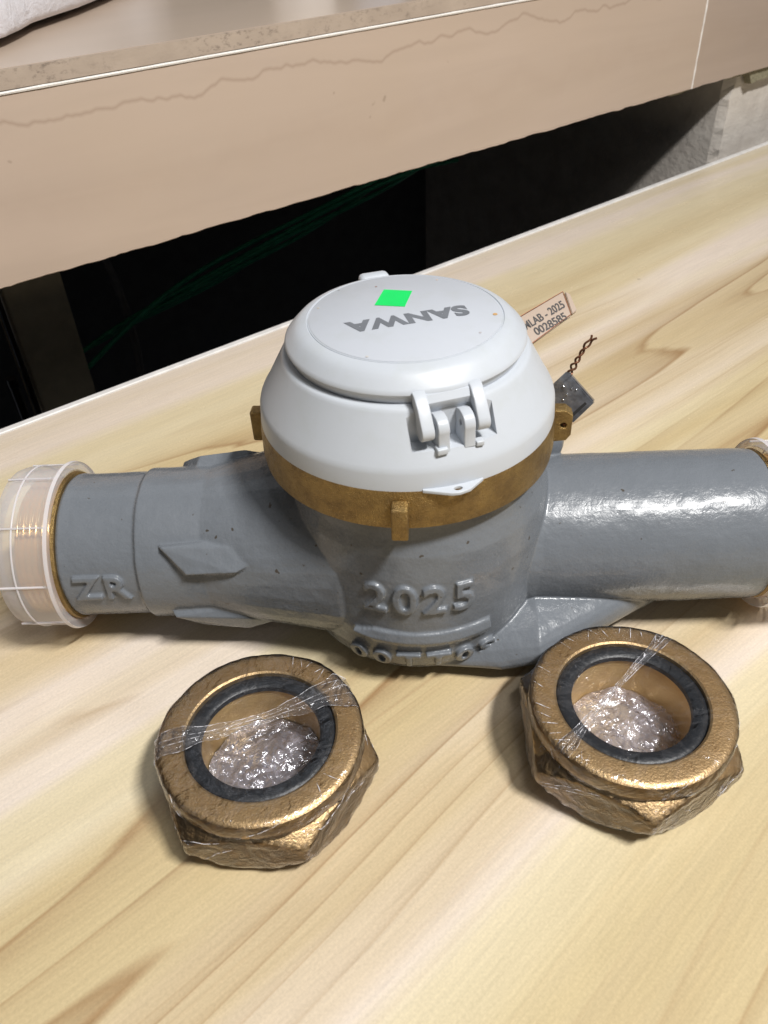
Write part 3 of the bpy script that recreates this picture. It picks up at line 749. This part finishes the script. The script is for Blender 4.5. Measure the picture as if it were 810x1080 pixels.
def union_nut(loc, rot, label, seed, tilt, band):
    e = thing('union_nut', label, 'nut', loc, 0, 'bronze union nuts in shrink film'); e.rotation_euler = tilt
    rows = nut_shell(rot)
    n = len(rows[0])
    for r_, z in ((.0296, .0325), (.0288, .0320), (.0286, .0300), (.0284, .0286)):
        rows.append([Vector((r_ * math.cos(2 * PI * i / n), r_ * math.sin(2 * PI * i / n), z)) for i in range(n)])
    bm = bmesh.new(); grid_faces(bm, rows, True, True, False)
    obj('hex_body', bm, M_nut, e, 28)
    bm = bmesh.new(); revolve(bm, [(.0285, .0280), (.0285, .0304), (.0278, .0311), (.0262, .0313), (.0236, .0311), (.0227, .0305), (.0225, .0285)], 120); obj('rubber_gasket', bm, M_rub, e, 50)
    bm = bmesh.new(); revolve(bm, [(.0283, .0284), (.0236, .0284), (.0233, .0278), (.0232, .0200), (.0232, .0120), (.0232, .0012)], 120); obj('bore_sleeve', bm, M_bore, e, 40)
    # crumpled wad of film in the bore
    bm = bmesh.new(); rows = []
    for j in range(46):
        r_ = .0229 * j / 45; row = []
        for i in range(110):
            a = 2 * PI * i / 110; p_ = Vector((r_ * math.cos(a), r_ * math.sin(a), seed))
            h = .0085 + .0008 * (1 - (r_ / .023) ** 2) + .0036 * abs(noise.noise(p_ * 70)) + .0022 * abs(noise.noise(p_ * 150 + Vector((5, 0, 0)))) + .0009 * abs(noise.noise(p_ * 330))
            row.append(Vector((p_.x, p_.y, h)))
        rows.append(row)
    grid_faces(bm, rows, True); obj('crumpled_film', bm, M_wad, e, 25)
    # shrink film hugging the nut, closed over the hole
    rows = nut_shell(rot, .00045, .0007)
    n = len(rows[0])
    for k in range(1, 26):
        r_ = .0362 * (1 - k / 25.0) + .0001; row = []
        for i in range(n):
            a = 2 * PI * i / n; x_, y_ = r_ * math.cos(a), r_ * math.sin(a)
            z_ = .03295 + .00022 * noise.noise(Vector((x_ * 180 + seed, y_ * 180, 0))) - (.0016 * max(0, 1 - (r_ / .027) ** 2))
            row.append(Vector((x_, y_, z_)))
        rows.append(row)
    bm = bmesh.new(); grid_faces(bm, rows[1:], True); obj('shrink_film', bm, M_film, e, 180)
    # gathered folds of film: thin ridges over the collar, glints painted white
    rnd = random.Random(seed * 10)
    for a0, a1, cnt in band['folds']:
        for q_ in range(cnt):
            a = R(a0 + (a1 - a0) * (q_ + rnd.uniform(-.3, .3)) / max(1, cnt - 1)); skew = rnd.uniform(-.12, .12); r0 = rnd.uniform(.030, .034); pts = []
            for s_ in range(7):
                rr = r0 + (.0378 - r0) * s_ / 6; aa = a + skew * s_ / 6
                pts.append((rr * math.cos(aa), rr * math.sin(aa), .0331 - .0004 * (s_ == 6)))
            bm = bmesh.new(); tube(bm, pts, [.00003, .00008, .00014, .00017, .00016, .0001, .00003], 5); obj('film_fold_glint', bm, M_fold_glint, e, 60)
    # creases over the collar side and the flats, with sparkle painted in
    sh = nut_shell(rot, .00062, .0007); ns_ = len(sh[0])
    for q_ in range(16):
        i0 = rnd.uniform(.5, 1.02) * ns_; j0 = rnd.randint(6, 19); sl = rnd.uniform(-5, 5); pts = []
        for s_ in range(rnd.randint(3, 6)):
            if j0 + s_ >= len(sh): break
            pts.append(sh[j0 + s_][int(i0 + sl * s_ + .6 * math.sin(s_ * 2)) % ns_])
        if len(pts) < 3: continue
        bm = bmesh.new(); tube(bm, pts, [.00004] + [.00013] * (len(pts) - 2) + [.00004], 5); obj('film_fold_glint', bm, M_fold_glint, e, 60)
    # overlap strip lying across the opening
    bm = bmesh.new(); rows = []; (a0, a1, w0, w1) = band['strip']
    p0 = Vector((.0392 * math.cos(R(a0)), .0392 * math.sin(R(a0)), 0)); p1 = Vector((.0392 * math.cos(R(a1)), .0392 * math.sin(R(a1)), 0)); dr_ = (p1 - p0).normalized(); nn_ = Vector((-dr_.y, dr_.x, 0))
    for i in range(61):
        u = i / 60; c_ = p0.lerp(p1, u); wd = w0 + (w1 - w0) * u; wd = wd * (.26 + .74 * abs(2 * u - 1) ** 1.3); row = []; c_ = c_ + nn_ * .0006 * math.sin(u * 7 + seed)
        for j in range(9):
            s_ = j / 8 - .5; s_ *= 1 + .35 * noise.noise(Vector((u * 9, 5.0 if j > 4 else 1.0, seed))); q_ = c_ + nn_ * wd * s_; rr = math.hypot(q_.x, q_.y)
            z_ = .0335 - .0014 * max(0, 1 - (rr / .027) ** 2) + .0004 * math.sin(j * 2.1 + u * 9)
            if rr > .0375: z_ -= (rr - .0375) * 1.2
            row.append(Vector((q_.x, q_.y, z_)))
        rows.append(row)
    grid_faces(bm, rows, False); obj('film_strip', bm, M_band, e, 180)
    for j_ in (0, 3, 5, 8):      # taut folds running along the strip, highlights in their white colour
        bm = bmesh.new(); tube(bm, [r_[j_] + Vector((0, 0, .0001)) for r_ in rows], [.00003 + .00009 * abs(math.sin(i_ * .21 + j_)) * (.4 + .6 * abs(noise.noise(Vector((i_ * .4, j_, seed))))*2) for i_ in range(len(rows))], 5)
        obj('film_fold_glint', bm, M_fold_glint, e, 60)
    return e
union_nut((-.0510, .1852, 0), R(-66), 'bronze union nut with a wide film strip across its hole, left one of the pair', 1.7, (0, 0, 0), dict(strip=(188, 27, .013, .017), folds=((30, 72, 8), (-48, -40, 2)), side=8))
union_nut((.0915, .1918, 0), R(-92), 'bronze union nut with a thin film crease, touching the foot under the right pipe', 4.3, (R(-.8), R(.8), 0), dict(strip=(215, 55, .006, .006), folds=((60, 125, 9), (-165, -130, 5), (150, 200, 4)), side=-140))
